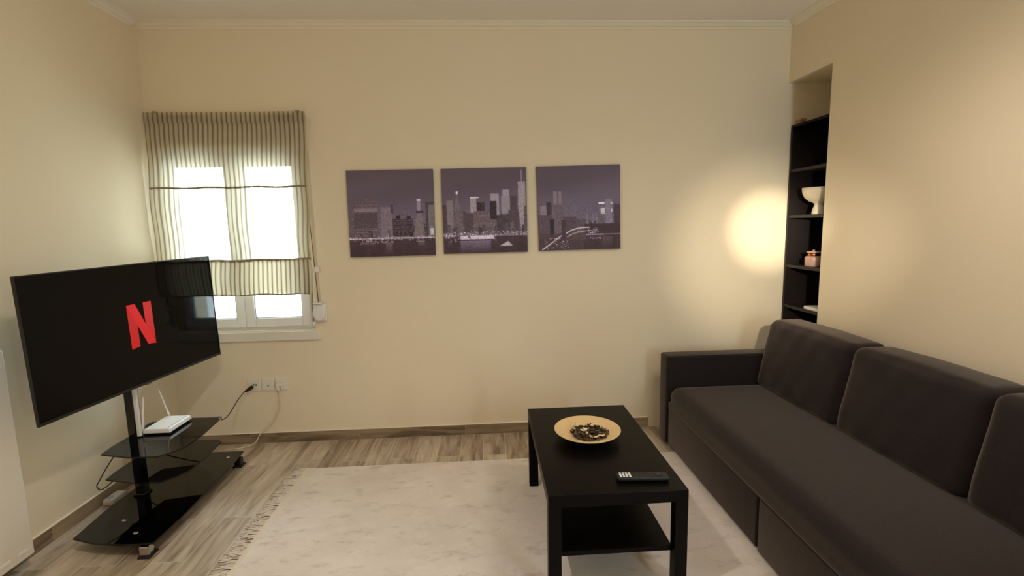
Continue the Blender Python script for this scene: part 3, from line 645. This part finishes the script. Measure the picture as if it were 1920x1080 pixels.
picture([(1.246, 1.862), (1.815, 1.866), (1.811, 1.294), (1.242, 1.292)], pic1(), 'dark square night skyline print nearest the window, with one slender lit tower')
picture([(1.867, 1.865), (2.438, 1.870), (2.440, 1.302), (1.869, 1.300)], pic2(), 'middle night skyline print of many lit towers and a bright pier')
picture([(2.506, 1.871), (3.075, 1.879), (3.085, 1.309), (2.520, 1.306)], pic3(), 'night skyline print with a lit bridge curving over dark water')

# ------------------------------------------------------------------ bookcase in the niche
bc = thing('bookcase', 'tall narrow black bookcase built into the wall niche behind the sofa', 'bookcase', (4.42, -.21, 0))
BX0, BX1, BY0, BY1, BZ = 4.272, 4.55, -.415, -.006, 2.122
sbox('side_panel', (BX0, BX1, BY1-.016, BY1, 0, BZ), m_shelfwood, bc, .001, 1)
sbox('side_panel', (BX0, BX1, BY0, BY0+.016, 0, BZ), m_shelfwood, bc, .001, 1)
sbox('top_panel', (BX0, BX1, BY0+.016, BY1-.016, BZ-.018, BZ), m_black, bc, .001, 1)
sbox('back_panel', (BX1-.006, BX1-.001, BY0+.016, BY1-.016, .05, BZ-.018), m_black, bc)
for z in (1.826, 1.514, 1.170, .886, .58, .30, .07):
    sbox('shelf', (BX0+.004, BX1-.007, BY0+.016, BY1-.016, z-.020, z), m_shelfwood, bc, .001, 1)
sbox('plinth', (BX0+.02, BX0+.036, BY0+.016, BY1-.016, 0, .05), m_black, bc)
m_ceramic = mat('matt_cream_ceramic', srgb(236, 226, 204), .6, spec=.3, noise=(40, .03))
bm = newbm(); bx, by, bz = 4.352, -.222, 1.514
lathe(bm, [(0, 0), (.042, 0), (.043, .006), (.039, .03), (.031, .052), (.028, .064), (.033, .074), (.062, .088), (.087, .112), (.100, .142), (.104, .174), (.100, .174), (.096, .143), (.082, .115), (.052, .094), (.02, .086), (0, .085)], bx, by, 56)
bmesh.ops.translate(bm, verts=bm.verts[:], vec=(0, 0, bz)); tag(obj('footed_bowl', bm, m_ceramic), 'cream footed bowl standing on an upper bookcase shelf', 'bowl')
jr = thing('candle_jar', 'pinkish patterned glass candle jar with lid on a bookcase shelf', 'jar', (4.335, -.222, 1.17))
m_jar = mat('pinkish_mottled_glass', srgb(206, 168, 152), .25, noise=(90, .35), bump=(90, .4)); m_cop = mat('copper_lid', srgb(190, 120, 80), .25, metal=1, noise=(30, .1))
def lz(prof, z, mt, name, par, cx, cy_):
    bm = newbm(); lathe(bm, prof, cx, cy_, 36); bmesh.ops.translate(bm, verts=bm.verts[:], vec=(0, 0, z)); return obj(name, bm, mt, par)
lz([(0, 0), (.046, 0), (.05, .006), (.051, .058), (.047, .066), (.038, .070), (0, .070)], 1.17, m_jar, 'body', jr, 4.335, -.222)
lz([(.034, .070), (.036, .078), (.034, .090), (.0, .090)], 1.17, m_cop, 'neck', jr, 4.335, -.222)
lz([(0, .0895), (.040, .090), (.043, .094), (.041, .100), (.012, .103), (.005, .112), (.0, .113)], 1.17, m_jar, 'lid', jr, 4.335, -.222)
bm = newbm(); box(bm, 4.285, 4.42, -.375, -.222, .886, .906); bevel(bm, .002, 1); bk = tag(obj('white_booklet', bm, m_white), 'thin white booklet lying on the lower bookcase shelf', 'booklet')
bx_ = thing('small_box', 'small brown box on top of the black bookcase', 'box', (4.31, -.05, 2.122))
bm = newbm(); box(bm, 4.285, 4.325, -.082, -.030, 2.122, 2.146); bevel(bm, .003, 2); obj('box_body', bm, mat('brown_card', srgb(150, 112, 78), .7, noise=(50, .15)), bx_)
bm = newbm(); box(bm, 4.283, 4.327, -.084, -.028, 2.146, 2.156); bevel(bm, .002, 2); obj('lid', bm, mat('brown_card_lid', srgb(164, 128, 92), .7, noise=(50, .15)), bx_)
# ------------------------------------------------------------------ coffee table
tb = thing('coffee_table', 'low black rectangular coffee table with a lower shelf on the rug', 'coffee table', (2.64, -1.157, .008))
X0, X1, Y0, Y1 = 2.366, 2.916, -1.607, -.707
sbox('tabletop', (X0, X1, Y0, Y1, .400, .450), m_black, tb, .0015, 2)
for x in (X0, X1-.05):
    for y in (Y0, Y1-.05): sbox('leg', (x, x+.05, y, y+.05, .008, .400), m_black, tb, .001, 1)
sbox('lower_shelf', (X0+.05, X1-.05, Y0+.03, Y1-.03, .176, .196), m_black, tb, .001, 1)
# shallow plate
m_plate = mat('tan_ceramic_plate', srgb(222, 192, 140), .42, noise=(8, .06))
bm = newbm(); px, py = 2.622, -1.108
lathe(bm, [(0, .0), (.055, .0), (.062, .003), (.110, .018), (.152, .038), (.159, .043), (.160, .046), (.157, .047), (.148, .044), (.108, .026), (.070, .014), (.05, .012), (0, .011)], px, py, 72)
bmesh.ops.translate(bm, verts=bm.verts[:], vec=(0, 0, .450)); tag(obj('shallow_plate', bm, m_plate), 'wide shallow tan plate on the coffee table', 'plate')
# dried potpourri
mats = [mat('dried_leaf_brown', srgb(74, 54, 32), .8, noise=(60, .3)), mat('dried_leaf_dark', srgb(44, 32, 22), .8, noise=(60, .3)), mat('dried_leaf_olive', srgb(104, 88, 50), .8, noise=(60, .3)), mat('dried_petal_white', srgb(226, 208, 166), .8, noise=(60, .1)), mat('dried_petal_grey', srgb(120, 108, 92), .8, noise=(60, .1))]
bm = newbm(); random.seed(11)
def petal(bm, c, s, mi, el=1.6):
    q = Quaternion((random.uniform(-1, 1), random.uniform(-1, 1), random.uniform(-1, 1)), random.uniform(0, .8)) @ Quaternion((0, 0, 1), random.uniform(0, 2*PI))
    n = 5; G = []; cu = random.uniform(.2, .6)
    for i in range(n):
        u = -1+2*i/(n-1); wd_ = math.sqrt(max(0.02, 1-u*u*.96)); row = []
        for j in (-1, 0, 1):
            row.append((u*s*el, j*wd_*s*.7, s*(cu*u*u + cu*.8*j*j)))
        G.append(row)
    top = [[bm.verts.new(Vector(c)+q @ Vector(p)) for p in r] for r in G]
    bot = [[bm.verts.new(Vector(c)+q @ (Vector(p)-Vector((0, 0, s*.16)))) for p in r] for r in G]
    for i in range(n-1):
        for j in range(2):
            bm.faces.new((top[i][j], top[i+1][j], top[i+1][j+1], top[i][j+1])).material_index = mi
            bm.faces.new((bot[i][j+1], bot[i+1][j+1], bot[i+1][j], bot[i][j])).material_index = mi
        for j, s1 in ((0, 0), (2, 2)): bm.faces.new((top[i][j], bot[i][j], bot[i+1][j], top[i+1][j])).material_index = mi
    for i in (0, n-1):
        for j in range(2): bm.faces.new((top[i][j], top[i][j+1], bot[i][j+1], bot[i][j])).material_index = mi
for k in range(330):
    a = random.uniform(0, 2*PI); r = .088*math.sqrt(random.random()); h_ = .024*(1-(r/.095)**2)*random.random()
    petal(bm, (px+.012+r*math.cos(a), py-.002+r*math.sin(a), .450+.016+h_+max(0, r-.06)*.25), random.uniform(.004, .009), random.choices((0, 1, 2, 4), (4, 3, 2, 1))[0])
for dx, dy, s in ((-.068, .05, .013), (-.055, .062, .012), (-.03, -.002, .015), (-.018, .004, .013), (-.02, -.03, .010), (.045, .052, .012), (.03, .062, .010), (.062, .02, .009), (-.01, -.075, .012), (.02, -.078, .014), (.045, -.07, .011), (-.075, .03, .011), (.004, .03, .006), (.02, .045, .010)):
    petal(bm, (px+.012+dx, py+dy, .450+.036), s, 3, 1.15)
tag(obj('potpourri', bm, mats), 'dried brown and white potpourri heaped in the plate', 'potpourri', kind='stuff')
# remote
rm = thing('remote_control', 'black remote control with white buttons on the coffee table', 'remote control', (2.762, -1.52, .45))
rm.rotation_euler = (0, 0, math.radians(-3.5)); bpy.context.view_layer.update()
RMI = Matrix.Translation((2.762, -1.515, .45)) @ Matrix.Rotation(math.radians(-3.5), 4, 'Z'); rm.matrix_basis = RMI
def local(bm, name, m, par):
    o = obj(name, bm, m, None); o.parent = par; return o
bm = newbm(); box(bm, -.104, .104, -.023, .023, .002, .020); bevel(bm, .006, 3); local(bm, 'body', mat('matt_black_plastic', srgb(14, 12, 13), .5, noise=(50, .1)), rm)
m_btn = mat('white_button', srgb(236, 234, 230), .5); m_btd = mat('dark_button', srgb(32, 28, 30), .5)
for i in range(4):
    for j in range(3):
        bm = newbm(); box(bm, -.094+i*.0125, -.0850+i*.0125, -.017+j*.0125, -.008+j*.0125, .0195, .0222); bevel(bm, .001, 1); local(bm, 'button', m_btn, rm).__setitem__('label', 'white number button')
for i in range(4):
    for j in range(3):
        bm = newbm(); box(bm, -.03+i*.017, -.020+i*.017, -.016+j*.0125, -.008+j*.0125, .0195, .0215); bevel(bm, .001, 1); local(bm, 'button', m_btd, rm)
bm = newbm(); lathe(bm, [(0, .0195), (.014, .0195), (.014, .0215), (.009, .022), (0, .0215)], .062, 0, 24); local(bm, 'dial_pad', m_btd, rm)

# ------------------------------------------------------------------ rug
RX0, RX1, RYa, RYb = 1.000, 3.42, -3.15, -.420
rg = thing('rug', 'faded grey beige rug with tasselled edge under the coffee table', 'rug', (2.2, -1.8, 0))
bm = newbm(); n = 60; G = []
box(bm, RX0, RX1, RYa, RYb, .0005, .008); bevel(bm, .002, 1); obj('pile', bm, m_rug, rg)
bm = newbm(); box(bm, RX0-.004, RX0+.018, RYa, RYb, .0004, .0095); bevel(bm, .002, 1); obj('edge_binding', bm, mat('pale_edge_binding', srgb(226, 214, 196), .95, spec=.1, noise=(60, .06)), rg)
bm = newbm(); random.seed(5); y = RYb-.006
while y > RYa:
    L_ = random.uniform(.06, .095); bend = random.uniform(-.022, .022); z = random.uniform(.002, .006)
    pts = [(RX0+.002, y, .005), (RX0-L_*.35, y+bend*.35, z+.003), (RX0-L_*.7, y+bend*.9, z), (RX0-L_, y+bend*1.3+random.uniform(-.012, .012), .002)]
    tube(bm, smooth_path(pts, 3), [.0028]*9+[.0014], 5); y -= random.uniform(.002, .0065) if random.random() > .12 else .013
f = obj('fringe', bm, m_fringe, rg); f['kind'] = 'stuff'

# ------------------------------------------------------------------ sofa
so = thing('sofa', 'long dark grey fabric sofa with loose back cushions along the right wall', 'sofa', (3.78, -1.3, 0))
SX0, SX1 = 3.325, 4.225
def rbox(name, x0, x1, y0, y1, z0, z1, r, seg=4, m=m_fabric, par=so):
    bm = newbm(); box(bm, x0, x1, y0, y1, z0, z1); bevel(bm, r, seg)
    for f in bm.faces: f.smooth = True
    o = obj(name, bm, m, par); return o
rbox('armrest', SX0-.003, SX1, -.305, -.175, .012, .608, .016)
rbox('armrest', SX0-.003, SX1, -2.52, -2.385, .012, .608, .016)
rbox('base_front', SX0+.009, SX1-.1, -1.372, -.309, .012, .27, .012)
rbox('pull_out_drawer', SX0+.006, SX1-.1, -2.381, -1.384, .008, .27, .014)
# seat pad: rounded, soft
def softbox(name, x0, x1, y0, y1, z0, z1, r, puff, nx=18, ny=40, nz=8, par=so, rb=None, shear=0, wr=0, seed=0, m=m_fabric):
    bm = newbm(); box(bm, -1, 1, -1, 1, -1, 1)
    bm.free(); bm = newbm(); V = {}
    r0_ = r; hx, hy, hz = (x1-x0)/2, (y1-y0)/2, (z1-z0)/2; c = Vector(((x0+x1)/2, (y0+y1)/2, (z0+z1)/2)); r_ = np.random.default_rng(seed); ph = r_.random(12)*6.28
    def P(u, v, w):
        r = r0_ if (rb is None or w > -.4) else rb
        p = Vector((u*hx, v*hy, w*hz)); q = Vector((max(-hx+r, min(hx-r, p.x)), max(-hy+r, min(hy-r, p.y)), max(-hz+r, min(hz-r, p.z))))
        d = p-q
        if d.length > 1e-9: p = q + d.normalized()*min(r, max(abs(d.x), abs(d.y), abs(d.z)))
        px_ = (1-u*u)*(1-v*v); pz_ = (1-v*v)*(1-w*w)
        p.x += puff[0]*math.copysign(1, u)*(pz_**.6)*(abs(u) > .5)*abs(u); p.z += puff[2]*(max(px_, 0)**.6)*w
        p.y += puff[1]*((1-u*u)*(1-w*w))**.6*v
        if wr:
            a = p.y*17+ph[0]; b_ = p.z*23+ph[1]
            p.x += wr*(math.sin(a+2*math.sin(b_+ph[2]))*.5+math.sin(p.y*41+p.z*19+ph[3])*.3)*(.35+.65*(abs(w) if True else 1))
        p.x += shear*(p.z+hz)
        return c+p
    def vert(i, j, k):
        key = (i, j, k)
        if key not in V: V[key] = bm.verts.new(P(-1+2*i/nx, -1+2*j/ny, -1+2*k/nz))
        return V[key]
    def face(*ks):
        f = bm.faces.new([vert(*k) for k in ks]); f.smooth = True
    for i in range(nx):
        for j in range(ny):
            face((i, j, 0), (i, j+1, 0), (i+1, j+1, 0), (i+1, j, 0)); face((i, j, nz), (i+1, j, nz), (i+1, j+1, nz), (i, j+1, nz))
    for i in range(nx):
        for k in range(nz):
            face((i, 0, k), (i+1, 0, k), (i+1, 0, k+1), (i, 0, k+1)); face((i, ny, k), (i, ny, k+1), (i+1, ny, k+1), (i+1, ny, k))
    for j in range(ny):
        for k in range(nz):
            face((0, j, k), (0, j, k+1), (0, j+1, k+1), (0, j+1, k)); face((nx, j, k), (nx, j+1, k), (nx, j+1, k+1), (nx, j, k+1))
    return obj(name, bm, m, par)
softbox('seat_pad', SX0+.008, SX1-.11, -2.382, -.308, .262, .412, .060, (.002, 0, .008), 26, 60, 12, rb=.006)
bm = newbm(); v, _ = box(bm, SX1-.14, SX1, -2.38, -.31, .05, .66); bevel(bm, .02, 3); obj('back_frame', bm, m_fabric, so)
for k, (ya, yb, sd) in enumerate(((-1.030, -.312, 1), (-1.708, -1.036, 2), (-2.382, -1.714, 3))):
    softbox('back_cushion', 3.915, 4.115, ya, yb,   .405, .838, .036, (.022, .004, .014), 12, 34, 26, shear=.20, wr=.0045, seed=sd)
for x in (SX0+.06, SX1-.08):
    for y in (-.24, -2.45): sbox('foot', (x-.02, x+.02, y-.02, y+.02, 0, .014), m_rubber, so)

bpy.context.view_layer.update()
